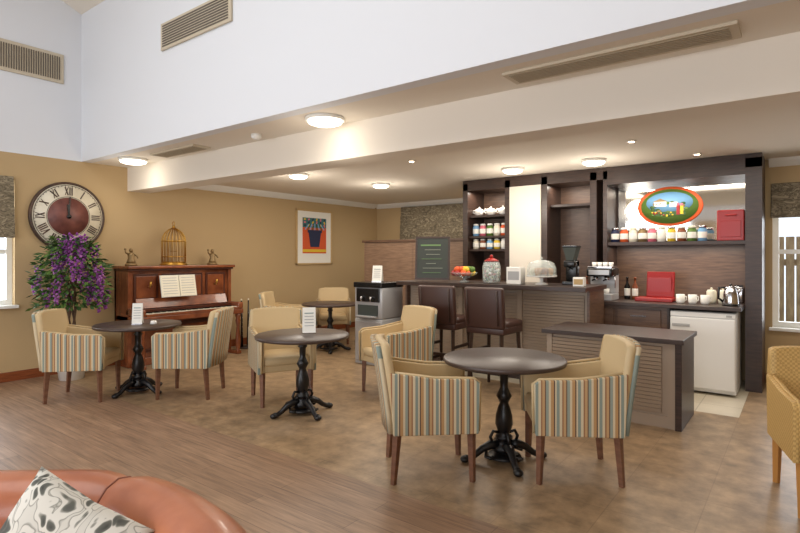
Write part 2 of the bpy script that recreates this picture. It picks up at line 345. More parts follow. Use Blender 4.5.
def table_mesh():
    t=MB()
    t.lathe([(0,.695),(.40,.695),(.425,.700),(.43,.712),(.43,.722),(.422,.73),(0,.73)],(0,0,0),'ttop',64)
    t.lathe([(0,.695),(.16,.695),(.16,.683),(.05,.67),(.03,.64),(.045,.62),(.03,.60),(.027,.52),(.04,.49),(.055,.46),(.04,.43),(.03,.41),(.042,.38),(.058,.32),(.062,.26),(.045,.21),(.035,.19),(.06,.175),(.06,.16),(.045,.15),(.055,.12),(.075,.10),(.075,.07),(0,.07)],(0,0,0),'iron',28)
    for i in range(4):
        a=math.pi/4+i*math.pi/2; ca,sa=math.cos(a),math.sin(a)
        pr=[(.05,.11),(.10,.115),(.16,.09),(.21,.05),(.25,.03),(.28,.028)]
        t.tube([(r*ca,r*sa,z) for r,z in pr],[.035,.032,.026,.022,.022,.026],'iron',10)
        t.sph((.285*ca,.285*sa,.024),(.034,.034,.024),'iron')
        t.tube([(r*ca,r*sa,z) for r,z in [(.04,.20),(.08,.21),(.10,.17),(.085,.13)]],.012,'iron',8)
        p=Vector((ca,sa,0)); q=Vector((-sa,ca,0))
        t.tube([tuple(p*.13+q*.0+Vector((0,0,.08))),tuple(p*.15+q*.05+Vector((0,0,.05))),tuple(p*.12+q*.09+Vector((0,0,.05)))],.011,'iron',8)
    t.lathe([(0,.05),(.10,.05),(.12,.04),(.12,.03),(0,.03)],(0,0,0),'iron',28)
    return t.done('round_bistro_table')
tb=table_mesh(); T=[(-1.69,3.47),(-3.68,3.39),(-5.65,2.86),(-5.77,5.88)]
tb.location=(*T[0],0)
for i in (1,2,3): copy(tb,(*T[i],0),30*i)
def card(x,y,z,rz,w=.10,h=.2,name='menu_card'):
    c=MB(); c.prism([(-.035,0),(0,h),(.035,0),(.03,0),(0,h-.012),(-.03,0)],'y',-w/2,w/2,'paper')
    for i in range(5): c.box((.0355-.035*(.3+.12*i)+.002,0,h*(.3+.12*i)),(.003,w*.7,.006),'teal' if i==4 else 'grey',rot=(0,-.17,0))
    c.box((0,0,.004),(.09,w,.008),'chrome'); return c.done(name,(x,y,z),rz)
card(-3.68,3.47,.73,-40,.12,.24); card(-5.62,2.84,.73,-40,.10,.22)
c=MB(); c.lathe([(0,0),(.035,0),(.03,.03),(.02,.035),(0,.035)],(0,0,0),'wchina',20); c.done('condiment_pot',(-5.5,2.95,.73))
# bar stools
def stool():
    s=MB()
    for sx in(-1,1):
        for sy in(-1,1): s.tube([(.225*sx,.205*sy,0),(.185*sx,.18*sy,.64)],[.019,.025],'dark',4)
    for z,k in((.25,.2),(.42,.195)):
        s.box((0,k-.01,z),(.38,.022,.03),'dark'); s.box((0,-k+.01,z),(.38,.022,.03),'dark')
    s.box((.205,0,.22),(.022,.37,.035),'dark'); s.box((-.205,0,.34),(.022,.37,.03),'dark')
    s.bx(-.22,.22,-.225,.225,.62,.70,'leath',.015); s.bx(-.22,.235,-.225,.225,.68,.755,'leath',.03)
    s.box((-.225,0,.90),(.07,.47,.44),'leath',rot=(0,-.10,0),bev=.028,seg=3)
    s.tube([(-.262,.18,.72),(-.30,.18,1.09)],.006,'dark',6); s.tube([(-.262,-.18,.72),(-.30,-.18,1.09)],.006,'dark',6)
    return s.done('bar_stool')
st=stool(); st.location=(-2.68,5.28,0); st.rotation_euler=(0,0,math.radians(88)); copy(st,(-3.31,5.30,0),93)
# ---------------------------------------------------------------- piano (faces +x)
p=MB(); y0,y1=3.38,4.94; X0=XL+.02; ym=(y0+y1)/2
p.bx(X0,X0+.36,y0,y0+.05,0,1.28,'piano',.005); p.bx(X0,X0+.36,y1-.05,y1,0,1.28,'piano',.005)
p.bx(X0,X0+.04,y0,y1,.05,1.28,'pianod')
p.bx(X0,X0+.42,y0-.03,y1+.03,1.28,1.32,'piano',.01); p.bx(X0,X0+.39,y0-.015,y1+.015,1.255,1.28,'pianod',.006)
p.bx(X0+.04,X0+.32,y0+.05,y1-.05,.80,1.26,'piano')
for a,b2 in((y0+.09,y0+.42),(y0+.47,y1-.47),(y1-.42,y1-.09)):
    p.bx(X0+.32,X0+.332,a,b2,.86,1.21,'pianod',.004); p.bx(X0+.328,X0+.338,a+.03,b2-.03,.89,1.18,'piano',.004)
p.bx(X0+.04,X0+.30,y0+.05,y1-.05,.05,.62,'piano'); p.bx(X0+.30,X0+.312,y0+.12,y1-.12,.16,.54,'pianod',.004); p.bx(X0+.305,X0+.318,y0+.18,y1-.18,.21,.49,'piano',.004)
p.bx(X0+.04,X0+.36,y0+.03,y1-.03,0,.10,'piano',.005)
p.bx(X0+.04,X0+.66,y0,y1,.60,.67,'piano',.008)
p.bx(X0+.30,X0+.66,y0,y0+.09,.67,.77,'piano',.02); p.bx(X0+.30,X0+.66,y1-.09,y1,.67,.77,'piano',.02)
p.bx(X0+.64,X0+.665,y0+.09,y1-.09,.67,.705,'piano',.004)
p.box((X0+.37,ym,.82),(.02,1.36,.14),'piano',rot=(0,-.35,0),bev=.004)
nk=52; kw=(y1-y0-.2)/nk
for i in range(nk): p.bx(X0+.49,X0+.63,y0+.1+i*kw+.0008,y0+.1+(i+1)*kw-.0008,.68,.708,'ivory')
for i in range(nk-1):
    if i%7 in(0,2,3,5,6): p.bx(X0+.49,X0+.575,y0+.1+(i+1)*kw-.006,y0+.1+(i+1)*kw+.006,.708,.722,'black')
p.bx(X0+.36,X0+.49,y0+.09,y1-.09,.67,.75,'pianod')
for yy in(y0+.06,y1-.06):
    p.lathe([(0,0),(.035,0),(.035,.03),(.022,.06),(.035,.12),(.04,.2),(.028,.32),(.024,.42),(.038,.5),(.028,.53),(.04,.56),(.04,.6),(0,.6)],(X0+.61,yy,0),'piano',20)
    p.bx(X0+.30,X0+.64,yy-.04,yy+.04,0,.05,'piano',.006)
for yy in(ym-.09,ym+.09): p.box((X0+.40,yy,.06),(.16,.05,.015),'brass',bev=.005)
for yy in(y0+.28,y1-.28):
    p.tube([(X0+.33,yy,1.05),(X0+.38,yy,1.03),(X0+.40,yy,1.06)],.007,'brass',8); p.lathe([(0,0),(.02,0),(.014,.02),(.016,.05),(0,.05)],(X0+.40,yy,1.06),'brass',12)
p.done('upright_piano')
s=MB()
s.box((0,0,0),(.006,.52,.30),'paper',rot=(0,-.2,0))
for k in(-1,1):
    s.box((.012,k*.13,0.002),(.008,.25,.29),'ivory',rot=(0,-.2,k*.05))
    for r in range(7):
        z=.11-.035*r; s.box((.018-z*.2,k*.13,z),(.003,.2,.006),'grey',rot=(0,-.2,k*.05))
s.done('sheet_music',(X0+.43,ym-.12,1.04))
# bird cage
s=MB(); R=.16
s.lathe([(0,0),(R+.02,0),(R+.02,.02),(R,.03),(R,.05),(0,.05)],(0,0,0),'brass',32)
for i in range(20):
    a=2*math.pi*i/20; s.tube([(R*math.cos(a)*q,R*math.sin(a)*q,z) for q,z in((1,.04),(1,.34),(.93,.40),(.72,.46),(.4,.505),(.08,.53))],.0045,'brass',5)
for z in(.12,.34): s.tube([(R*math.cos(2*math.pi*j/24),R*math.sin(2*math.pi*j/24),z) for j in range(24)],.007,'brass',6,closed=True)
s.sph((0,0,.54),(.02,.02,.02),'brass'); s.tube([(.03*math.cos(2*math.pi*j/12),0,.585+.03*math.sin(2*math.pi*j/12)) for j in range(12)],.005,'brass',6,closed=True)
s.tube([(-.1,0,.2),(.1,0,.2)],.004,'brass',6); s.done('brass_bird_cage',(X0+.2,4.10,1.32))
def statue(x,y,z,name='figurine'):
    s=MB(); s.lathe([(0,0),(.06,0),(.06,.02),(.045,.03),(0,.03)],(0,0,0),'stone',20)
    s.lathe([(0,.03),(.045,.03),(.04,.06),(.03,.09),(.035,.12),(.028,.145),(.012,.155),(0,.155)],(0,0,0),'stone',16)
    s.sph((0,0,.178),(.021,.021,.025),'stone'); s.tube([(0,.03,.135),(.01,.06,.11),(.03,.055,.09)],[.011,.009,.008],'stone',8)
    s.tube([(0,-.03,.135),(.01,-.06,.15),(.02,-.07,.18)],[.011,.009,.008],'stone',8); s.sph((.02,-.07,.19),(.012,.012,.014),'stone')
    o=s.done(name,(x,y,z)); o.scale=(1.25,1.25,1.15)
statue(X0+.2,3.5,1.32); statue(X0+.2,4.72,1.32)
s=MB(); s.lathe([(0,0),(.10,0),(.10,.02),(.02,.04),(0,.04)],(0,0,0),'dark',20)
for dy in(-.06,.06):
    s.tube([(0,dy,.02),(0,dy,.45),(0,dy*1.1,.75)],[.024,.014,.010],'black',10); s.sph((0,dy*1.1,.76),(.012,.012,.02),'ivory')
    for i in range(6): s.sph((.015,dy,.2+i*.07),(.006,.008,.008),'chrome',u=8,v=6)
s.done('clarinet_stand',(XL+.3,5.25,0))
# clock (faces +x)
k=MB(); RX=Matrix.Rotation(math.radians(90),4,'Y'); R=.43
k.lathe([(0,0),(R,0),(R,.03),(R-.008,.04),(R-.022,.042),(R-.03,.03),(0,.03)],(0,0,0),'clockr',72,RX)
k.lathe([(0,.030),(R-.031,.030),(R-.031,.033),(0,.033)],(0,0,0),'clockf',72,RX)
k.lathe([(0,.033),(.235,.033),(.235,.036),(0,.036)],(0,0,0),'clockc',48,RX)
for rr in(.245,.385): k.tube([(.035,rr*math.cos(2*math.pi*j/60),rr*math.sin(2*math.pi*j/60)) for j in range(60)],.003,'clockr',5,closed=True)
def bar2(u0,v0,u1,v1,wd,x=.036,kk='black'):
    du,dv=u1-u0,v1-v0; k.box((x,(u0+u1)/2,(v0+v1)/2),(.004,wd,math.hypot(du,dv)),kk,rot=(math.atan2(-du,dv),0,0))
num=['XII','I','II','III','IIII','V','VI','VII','VIII','IX','X','XI']
for i,s_ in enumerate(num):
    th=math.radians(30*i); up=(math.sin(th),math.cos(th)); rt=(math.cos(th),-math.sin(th))
    W={'I':.024,'V':.05,'X':.05}; tot=sum(W[q] for q in s_); cx=-tot/2
    def tp(u,v): return (.315*up[0]+u*rt[0]+v*up[0], .315*up[1]+u*rt[1]+v*up[1])
    for q in s_:
        w_=W[q]; m_=cx+w_/2; h=.050
        segs={'I':[((m_,-h),(m_,h),.013)],'V':[((m_-.018,h),(m_,-h),.014),((m_+.018,h),(m_,-h),.008)],'X':[((m_-.018,h),(m_+.018,-h),.014),((m_+.018,h),(m_-.018,-h),.008)]}[q]
        for a,b2,wd in segs:
            A=tp(*a);B=tp(*b2); bar2(A[0],A[1],B[0],B[1],wd,kk='clockr')
        cx+=w_
for i in range(60):
    th=math.radians(6*i); bar2(.370*math.sin(th),.370*math.cos(th),.382*math.sin(th),.382*math.cos(th),.004)
bar2(0,0,-.012,.15,.022,.045,'black'); bar2(0,0,.01,.25,.012,.047,'black'); k.lathe([(0,.036),(.025,.036),(.025,.052),(0,.052)],(0,0,0),'black',20,RX)
k.done('roman_numeral_wall_clock',(XL,2.82,1.94))
# picture (faces +x)
q=MB(); W,H=.92,1.02
for a in((-1),(1)):
    q.box((.015,a*(W/2-.015),0),(.03,.03,H),'sandst',bev=.004); q.box((.015,0,a*(H/2-.015)),(.03,W,.03),'sandst',bev=.004)
q.box((.008,0,0),(.01,W-.05,H-.05),'paper'); q.box((.016,0,.03),(.006,.60,.66),'orange'); q.box((.018,0,.27),(.006,.60,.18),'teal')
for i in range(6):
    for j in range(3): q.box((.022,-.25+i*.10,.33-j*.055),(.003,.05,.03),['yellow','pink','navy'][(i+j)%3],rot=(.4*i,0,0))
q.prism([(-.16,.10),(.16,.10),(.11,-.18),(-.11,-.18)],'x',.018,.026,'navy'); q.box((.024,0,.11),(.008,.36,.05),'navy')
for i in range(9): q.box((.022,-.2+i*.05,.19),(.004,.02,.13),'green' if i%2 else 'skyb',rot=((i-4)*.18,0,0))
q.box((.021,0,-.25),(.004,.60,.05),'yellow')
q.done('framed_picture',(XL,7.03,1.80))
# ---------------------------------------------------------------- wisteria plant
w=MB(); w.lathe([(0,0),(.13,0),(.16,.24),(.17,.25),(.165,.27),(.14,.27),(.13,.22),(0,.22)],(0,0,0),'wchina',28); w.lathe([(0,.22),(.13,.22),(0,.23)],(0,0,0),'bark',20)
for a in range(4):
    ph=a*1.6; w.tube([(.04*math.cos(ph+z*5),.04*math.sin(ph+z*5),z) for z in [.2+.12*i for i in range(9)]],.013,'bark',7)
def leaf(c,dirv,l,wd,k):
    d=dirv.normalized(); s_=d.cross(Vector((random.uniform(-1,1),random.uniform(-1,1),1))).normalized()
    w.quad([c,c+d*l*.5+s_*wd,c+d*l,c+d*l*.5-s_*wd],k)
for i in range(1300):
    a=random.uniform(0,2*math.pi); r=.34*math.sqrt(random.random()); z=random.uniform(.85,1.66)
    r*=1.0-.55*max(0,(z-1.35)/.3)
    cc=Vector((r*math.cos(a)*.85,r*math.sin(a)*1.15,z))
    if cc.x<-.30: cc.x=-.30
    leaf(cc,Vector((math.cos(a),math.sin(a),random.uniform(-.9,.5))),.09,.02,random.choice(['green','green','lgreen']))
def blob(c,r,k):
    b=bmesh.new(); bmesh.ops.create_icosphere(b,subdivisions=1,radius=r); bmesh.ops.translate(b,vec=c,verts=b.verts); w.merge(b,k)
for i in range(38):
    a=random.uniform(0,2*math.pi); r=random.uniform(.14,.40); zt=random.uniform(1.0,1.72)
    r*=1.0-.5*max(0,(zt-1.35)/.3)
    x=max(r*math.cos(a)*.8,-.25); y=r*math.sin(a); L=random.uniform(.2,.34)
    for j in range(26):
        t=j/26; rr=.042*(1-t)+.006; aa=j*2.4
        blob(Vector((x+rr*math.cos(aa),y+rr*math.sin(aa),zt-L*t)),.015,random.choice(['purp','purp','lil']))
w.done('potted_wisteria',(-6.90,2.70,0))
# ---------------------------------------------------------------- bar
b=MB(); bx0,bx1=-4.25,-1.85
b.bx(bx0,bx1,5.88,6.3,0,1.07,'taupe'); b.bx(bx0-.03,bx1+.05,5.60,6.36,1.07,1.12,'dark',.004)
b.bx(bx0,bx1,5.86,5.88,0,.12,'dark'); b.bx(bx1-.0,bx1+.03,5.80,6.32,0,1.07,'darkp',.003); b.bx(bx0-.03,bx0,5.80,6.32,0,1.07,'darkp',.003)
for i in range(26):
    z=.15+i*.034; b.box(((bx0+bx1)/2,5.872,z),(bx1-bx0-.1,.014,.030),'taupe',rot=(.2,0,0))
for x in(-3.45,-2.65): b.bx(x-.03,x+.03,5.85,5.885,.12,1.07,'taupe')
b.done('bar_counter')
d=MB(); dx0,dx1=-1.98,-.77
d.bx(dx0,dx1,4.86,5.56,.72,.76,'dark',.004); d.bx(dx0+.03,dx1-.06,4.95,5.5,0,.72,'taupe')
d.bx(dx1-.07,dx1-.02,4.90,5.53,0,.72,'dark',.004); d.bx(dx1-.13,dx1-.07,4.925,4.95,0,.72,'taupe')
for i in range(17):
    z=.14+i*.033; d.box(((dx0+dx1-.1)/2+.0,4.94,z),(dx1-dx0-.26,.014,.029),'taupe',rot=(.2,0,0))
d.bx(dx0+.03,dx1-.13,4.93,4.95,0,.1,'taupe'); d.bx(dx0+.03,dx0+.08,4.925,4.95,.1,.72,'taupe'); d.done('low_service_counter')
# partition
q=MB(); q.bx(-6.03,-4.0,6.98,7.06,0,1.68,'part'); q.bx(-6.06,-3.98,6.95,7.09,1.68,1.72,'darkp',.005)
for i in range(2): x=-5.95+i*.98; q.bx(x,x+.94,6.972,6.98,.15,1.62,'part',.003)
q.done('wood_partition')
# drinks dispenser (faces -y)
q=MB(); q.bx(-.24,.24,-.22,.24,0,.62,'grey',.02); q.bx(-.24,.24,-.22,.24,.62,1.04,'steel',.02); q.bx(-.20,.20,-.235,-.20,.84,1.02,'black',.01)
q.bx(-.17,.17,-.235,-.2,.66,.80,'chalk'); 
for x in(-.08,.08): q.cyl((x,-.235,.90),(x,-.275,.90),.014,.014,'chrome',12); q.cyl((x,-.27,.905),(x,-.27,.85),.009,.009,'chrome',12)
q.bx(-.16,.16,-.29,-.22,.64,.66,'steel',.004); q.bx(-.22,.22,-.228,-.215,.06,.58,'steel',.005); q.bx(-.245,.245,-.24,.245,1.03,1.10,'black',.01)
q.done('drinks_dispenser',(-4.6,5.62,0))
card(-4.6,5.6,1.10,-75,.14,.22,'notice_card')
# ---------------------------------------------------------------- back bar unit
u=MB(); F=6.8; Bk=7.38
u.bx(-3.97,-3.89,F,Bk,0,2.5,'dark'); u.bx(-3.30,-3.22,F,Bk,0,2.5,'dark'); u.bx(-3.97,-3.22,7.30,Bk,0,2.5,'darkp')
u.bx(-3.89,-3.30,F+.02,7.30,0,1.1,'darkp')
for z in(1.55,1.74,2.04): u.bx(-3.89,-3.30,F+.05,7.30,z-.03,z,'dark')
u.bx(-2.77,-2.69,F,Bk,.93,2.5,'dark'); u.bx(-2.69,-1.92,7.30,Bk,.93,2.5,'darkp'); u.bx(-2.13,-2.05,F,Bk,.93,2.5,'dark'); u.bx(-1.97,-1.92,F,Bk,.93,2.5,'dark')
u.bx(-2.69,-2.13,F+.1,7.30,2.10,2.13,'dark')
u.bx(-1.92,-.486,7.24,Bk,.93,1.62,'darkp'); u.bx(-1.92,-.486,F+.02,7.30,1.58,1.62,'dark')
u.bx(-1.92,-.486,7.26,Bk,1.62,2.5,'dark')
u.bx(-3.97,-.335,F,Bk,2.40,2.545,'dark'); u.bx(-1.92,-.486,F,7.3,2.33,2.40,'dark')
u.bx(-.486,-.335,F,Bk,0,2.5,'dark')
u.done('back_bar_shelving')
u=MB(); u.bx(-1.90,-.50,7.235,7.258,1.64,2.33,'mirror'); u.done('bar_mirror')
u=MB(); u.bx(-3.22,-2.77,F-.02,7.39,.0,2.40,'ceil'); u.done('wall_column')
u=MB(); u.bx(-2.75,-.49,6.36,7.38,.885,.925,'dark',.004); u.bx(-2.75,-1.18,6.42,7.36,.1,.885,'darkp'); u.bx(-2.75,-1.18,6.48,7.3,0,.1,'dark')
for x in(-2.7,-2.2,-1.70): 
    for z in(.62,.36,.13): u.bx(x,x+.46,6.40,6.42,z,z+.23,'darkp',.003); u.bx(x+.15,x+.31,6.385,6.40,z+.15,z+.165,'chrome')
u.bx(-1.18,-1.155,6.42,7.36,0,.885,'dark'); u.done('back_counter')
u=MB(); u.bx(-1.145,-.535,6.42,7.0,.02,.86,'fridge',.008); u.bx(-1.14,-.54,6.37,6.418,.06,.80,'fridge',.012); u.bx(-1.14,-.54,6.385,6.42,.805,.855,'fridge',.005); u.bx(-1.12,-.95,6.362,6.372,.70,.73,'grey',.004); u.bx(-.62,-.57,6.375,6.386,.82,.84,'grey')
u.done('undercounter_fridge')
# oval sign facing -y, fixed on the mirror
s=MB(); RF=Matrix.Rotation(math.radians(90),4,'X')@Matrix.Scale(.66,4,(0,1,0))
s.lathe([(0,0),(.365,0),(.365,.015),(.355,.02),(0,.02)],(0,0,0),'orange',48,RF)
s.lathe([(0,.02),(.32,.02),(.32,.024),(0,.024)],(0,0,0),'lgreen',48,RF)
def ov(cx,cz,w_,h_,k_,y_): s.box((cx,y_,cz),(w_,.003,h_),k_)
s.lathe([(0,.024),(.26,.024),(.26,.026),(0,.026)],(-.0,0,.045),'skyb',40,Matrix.Rotation(math.radians(90),4,'X')@Matrix.Scale(.5,4,(0,1,0)))
ov(-.1,.03,.14,.06,'paper',-.028); s.prism([(-.19,.06),(-.01,.06),(-.1,.10)],'y',-.031,-.028,'stone'); ov(.05,.02,.09,.06,'paper',-.028)
for i in range(26):
    a=random.uniform(0,6.28); r_=random.uniform(.5,1); s.sph((.2*math.cos(a)*r_,-.026,.0+.09*math.sin(a)*r_-.02),(.028,.004,.018),random.choice(['green','green','lgreen','stone']),u=8,v=6)
ov(.0,-.09,.36,.05,'green',-.028); ov(.10,-.05,.035,.11,'red',-.033); ov(.14,-.05,.035,.10,'yellow',-.033); s.sph((.10,-.033,.02),(.016,.004,.018),'pink'); s.sph((.14,-.033,.015),(.016,.004,.018),'pink')
for i in range(14): s.sph((random.uniform(-.2,.05),-.03,random.uniform(-.13,-.06)),(.012,.004,.010),random.choice(['red','yellow','lgreen']),u=8,v=6)
s.done('oval_painted_sign',(-1.30,7.233,2.06))
# jars
def jar(x,y,z,r,hh,fill,lid='chrome',name='sweet_jar'):
    j=MB(); j.lathe([(0,0),(r,0),(r,hh*.72),(r*.75,hh*.82),(r*.75,hh*.85)],(0,0,0),'wchina' if fill is None else fill,18)
    j.lathe([(0,hh*.85),(r*.86,hh*.85),(r*.86,hh*.97),(r*.5,hh),(0,hh)],(0,0,0),lid,18)
    j.lathe([(r*1.01,hh*.2),(r*1.02,hh*.21),(r*1.02,hh*.58),(r*1.01,hh*.59)],(0,0,0),'paper',18); j.done(name,(x,y,z))
cols=['navy','orange','ivory','stone','pink','paper','yellow','skirt','lgreen','skyb','ivory']
for i in range(10): jar(-1.86+i*.106,6.93,1.62,.048,.18,cols[i],['chrome','wchina','ivory'][i%3])
for i in range(5): jar(-3.82+i*.112,6.93,1.74,.048,.18,['skyb','pink','lgreen','ivory','orange'][i],'wchina')
for i in range(5): jar(-3.82+i*.112,6.93,1.55,.046,.15,['ivory','skirt','skyb','yellow','wchina'][i],'wchina')
def teapot(x,y,z,k_='wchina'):
    t=MB(); t.lathe([(0,0),(.04,0),(.065,.03),(.07,.06),(.055,.09),(.03,.10),(.0,.115)],(0,0,0),k_,20); t.sph((0,0,.12),(.01,.01,.01),k_,u=8,v=6)
    t.tube([(.06,0,.04),(.09,0,.06),(.105,0,.095)],[.014,.010,.008],k_,8); t.tube([(-.06,0,.08),(-.10,0,.08),(-.10,0,.04),(-.062,0,.03)],.007,k_,6); t.done('teapot',(x,y,z))
for i in range(3): teapot(-3.78+i*.19,6.95,2.04)
# red items
r=MB(); r.bx(-.14,.12,-.06,.06,0,.34,'red',.01); r.bx(-.11,.09,-.066,-.055,.04,.22,'red',.004); r.tube([(-.05,-.06,.28),(-.05,-.085,.28),(.05,-.085,.28),(.05,-.06,.28)],.006,'red',6); r.done('red_bread_bin',(-.62,6.95,1.62))
r=MB(); r.bx(-.20,.20,-.13,.13,0,.045,'red',.01); r.box((0.03,.12,.19),(.30,.03,.30),'red',rot=(-.15,0,0),bev=.008); r.bx(-.11,.15,.092,.10,.09,.27,'red',.003); r.done('red_serving_tray',(-1.36,6.75,.925))
def mug(x,y,z,r_=.04,hh=.09):
    m=MB(); m.lathe([(0,0),(r_*.8,0),(r_,.02),(r_,hh),(r_*.9,hh),(r_*.85,.015),(0,.015)],(0,0,0),'wchina',18); m.tube([(r_*.9,0,hh*.8),(r_*1.5,0,hh*.75),(r_*1.5,0,hh*.35),(r_*.9,0,hh*.25)],.006,'wchina',6); m.done('white_mug',(x,y,z),40)
for i in range(3): mug(-1.08+i*.12,6.62,.925,.045,.10)
for x in(-.80,-.69):
    m=MB(); m.lathe([(0,0),(.045,0),(.05,.04),(.05,.13),(.04,.15),(.0,.155)],(0,0,0),'ivory',18); m.sph((0,0,.165),(.012,.012,.012),'ivory',u=8,v=6); m.done('storage_canister',(x,6.80,.925))
k=MB(); k.lathe([(0,0),(.075,0),(.078,.03),(.07,.12),(.055,.19),(.03,.205),(0,.21)],(0,0,0),'chrome',24); k.sph((0,0,.22),(.015,.015,.012),'black'); k.tube([(-.05,0,.19),(-.11,0,.19),(-.115,0,.08),(-.07,0,.04)],.012,'black',8); k.tube([(.06,0,.14),(.1,0,.18)],[.02,.012],'chrome',8); k.lathe([(0,-.0),(.08,0),(.08,.02),(0,.02)],(0,0,0),'black',24); k.done('electric_kettle',(-.60,6.60,.925),20)
k=MB(); k.bx(-.055,.055,-.06,.06,0,.19,'chrome',.02); k.bx(-.04,.04,-.04,.04,.18,.2,'black'); k.done('toaster',(-.56,7.0,.925))
# espresso machine
e=MB(); e.bx(-.15,.15,-.16,.16,0,.08,'steel',.01); e.bx(-.15,.15,.02,.16,.08,.32,'steel',.01); e.bx(-.15,.15,-.14,.16,.28,.38,'black',.015)
for x in(-.06,.07): e.cyl((x,-.06,.28),(x,-.06,.24),.03,.03,'chrome',16); e.tube([(x,-.06,.25),(x,-.19,.24)],.011,'black',8); e.lathe([(0,0),(.028,0),(.033,.06),(0,.05)],(x,-.07,.08),'wchina',16)
e.bx(-.12,.12,-.145,-.138,.30,.36,'steel',.004); e.bx(-.14,.14,-.12,.14,.38,.40,'chrome',.004); e.tube([(.14,-.05,.3),(.17,-.08,.25),(.17,-.09,.15)],.006,'chrome',6)
for i in range(4): e.lathe([(0,0),(.025,0),(.03,.05),(0,.045)],(-.1+i*.065,.02,.40),'wchina',14)
e.done('espresso_machine',(-1.92,6.60,.925))
for i,(x,kk) in enumerate([(-1.71,'black'),(-1.62,'skirt'),(-2.2,'skirt'),(-2.32,'black')]):
    o=MB(); o.lathe([(0,0),(.032,0),(.034,.01),(.034,.15),(.012,.2),(.012,.25),(.015,.25),(.015,.27),(0,.27)],(0,0,0),kk,16); o.lathe([(.0345,.04),(.035,.05),(.035,.12),(.0345,.13)],(0,0,0),'paper',16); o.done('syrup_bottle',(x,6.9,.925))
# items on bar
ZB=1.12
s=MB(); s.box((0,0,.29),(.42,.018,.54),'chalk',rot=(-.12,0,0))
for a in(-1,1): s.box((a*.215,0,.29),(.025,.028,.57),'dark',rot=(-.12,0,0)); s.box((0,a*.032,.29+a*.27),(.45,.028,.025),'dark',rot=(-.12,0,0))
for i in range(7):
    z=.46-.06*i; wd=random.uniform(.12,.28); s.box((random.uniform(-.03,.03),-.013+(z-.29)*.12,z),(wd,.004,.006 if i else .02),'chw' if i%3 else 'chalkg',rot=(-.12,0,0))
s.tube([(-.15,.02,.45),(-.15,.16,.01)],.008,'dark',6); s.tube([(.15,.02,.45),(.15,.16,.01)],.008,'dark',6)
s.done('chalkboard_menu',(-3.88,5.86,ZB+.012),25)
s=MB(); s.lathe([(0,0),(.07,0),(.06,.015),(.02,.03),(.02,.05),(.08,.065),(.15,.10),(.17,.125),(.16,.125),(.075,.08),(0,.075)],(0,0,0),'glass',32)
for i in range(22):
    a=i*2.4; r_=.13*math.sqrt((i%13)/13); s.sph((r_*math.cos(a),r_*math.sin(a),.118+.045*(i>12)),(.042,.042,.038),['orange','lgreen','red','yellow','lgreen'][i%5],u=12,v=8)
s.done('fruit_bowl',(-3.4,5.86,ZB))
s=MB(); s.lathe([(0,0),(.07,0),(.105,.02),(.11,.12),(.11,.2),(.095,.25),(.08,.265),(.075,.26),(.09,.24),(.104,.19),(.104,.03),(.06,.012),(0,.012)],(0,0,0),'glass',32)
s.lathe([(0,.265),(.088,.265),(.088,.275),(.06,.29),(.02,.31),(0,.31)],(0,0,0),'red',24); s.sph((0,0,.328),(.02,.02,.02),'red')
for i in range(170):
    a=random.uniform(0,6.28); r_=.088*math.sqrt(random.random()); s.sph((r_*math.cos(a),r_*math.sin(a),.028+random.random()*.19),(.015,.015,.015),random.choice(['lgreen','red','lgreen','paper','teal','paper']),u=8,v=6)
s.done('glass_candy_jar',(-3.0,5.82,ZB))
s=MB(); s.bx(-.09,.09,-.07,.07,0,.2,'wchina',.006); s.bx(-.07,.07,-.072,-.068,.05,.15,'grey'); s.bx(-.05,.05,-.02,.02,.2,.204,'grey'); s.done('napkin_dispenser',(-2.7,5.86,ZB))
s=MB(); s.lathe([(0,0),(.08,0),(.07,.015),(.02,.03),(.02,.08),(.17,.09),(.18,.105),(0,.10)],(0,0,0),'wchina',36)
s.lathe([(.165,.105),(.165,.19),(.14,.25),(.08,.28),(0,.29),(0,.287),(.078,.277),(.136,.247),(.161,.19),(.161,.105)],(0,0,0),'glass',36); s.sph((0,0,.305),(.017,.017,.017),'glass')
for i in range(9):
    a=i*.7; r_=.10 if i<8 else 0; s.lathe([(0,0),(.030,0),(.042,.05),(.034,.08),(0,.09)],(r_*math.cos(a*1.12),r_*math.sin(a*1.12),.105),['honey','ivory','honey','skirt'][i%4],14)
s.done('cake_stand',(-2.40,5.90,ZB))
s=MB(); s.bx(-.08,.08,-.10,.09,0,.04,'black',.008); s.bx(-.065,.065,-.02,.08,.04,.28,'black',.015); s.bx(-.065,.065,-.09,.08,.2,.28,'black',.015); s.prism([(-.04,.28),(.04,.28),(.08,.43),(-.08,.43)],'y',-.07,.07,'chalk',.004); s.bx(-.085,.085,-.075,.075,.43,.45,'black',.005); s.tube([(0,-.05,.19),(0,-.13,.18)],.012,'black',8); s.done('coffee_grinder',(-2.12,6.10,ZB))
s=MB(); s.bx(-.06,.06,-.04,.04,0,.10,'wchina',.006); s.bx(-.05,.05,-.042,-.038,.02,.08,'sandst'); s.done('tea_box',(-1.93,5.8,ZB))
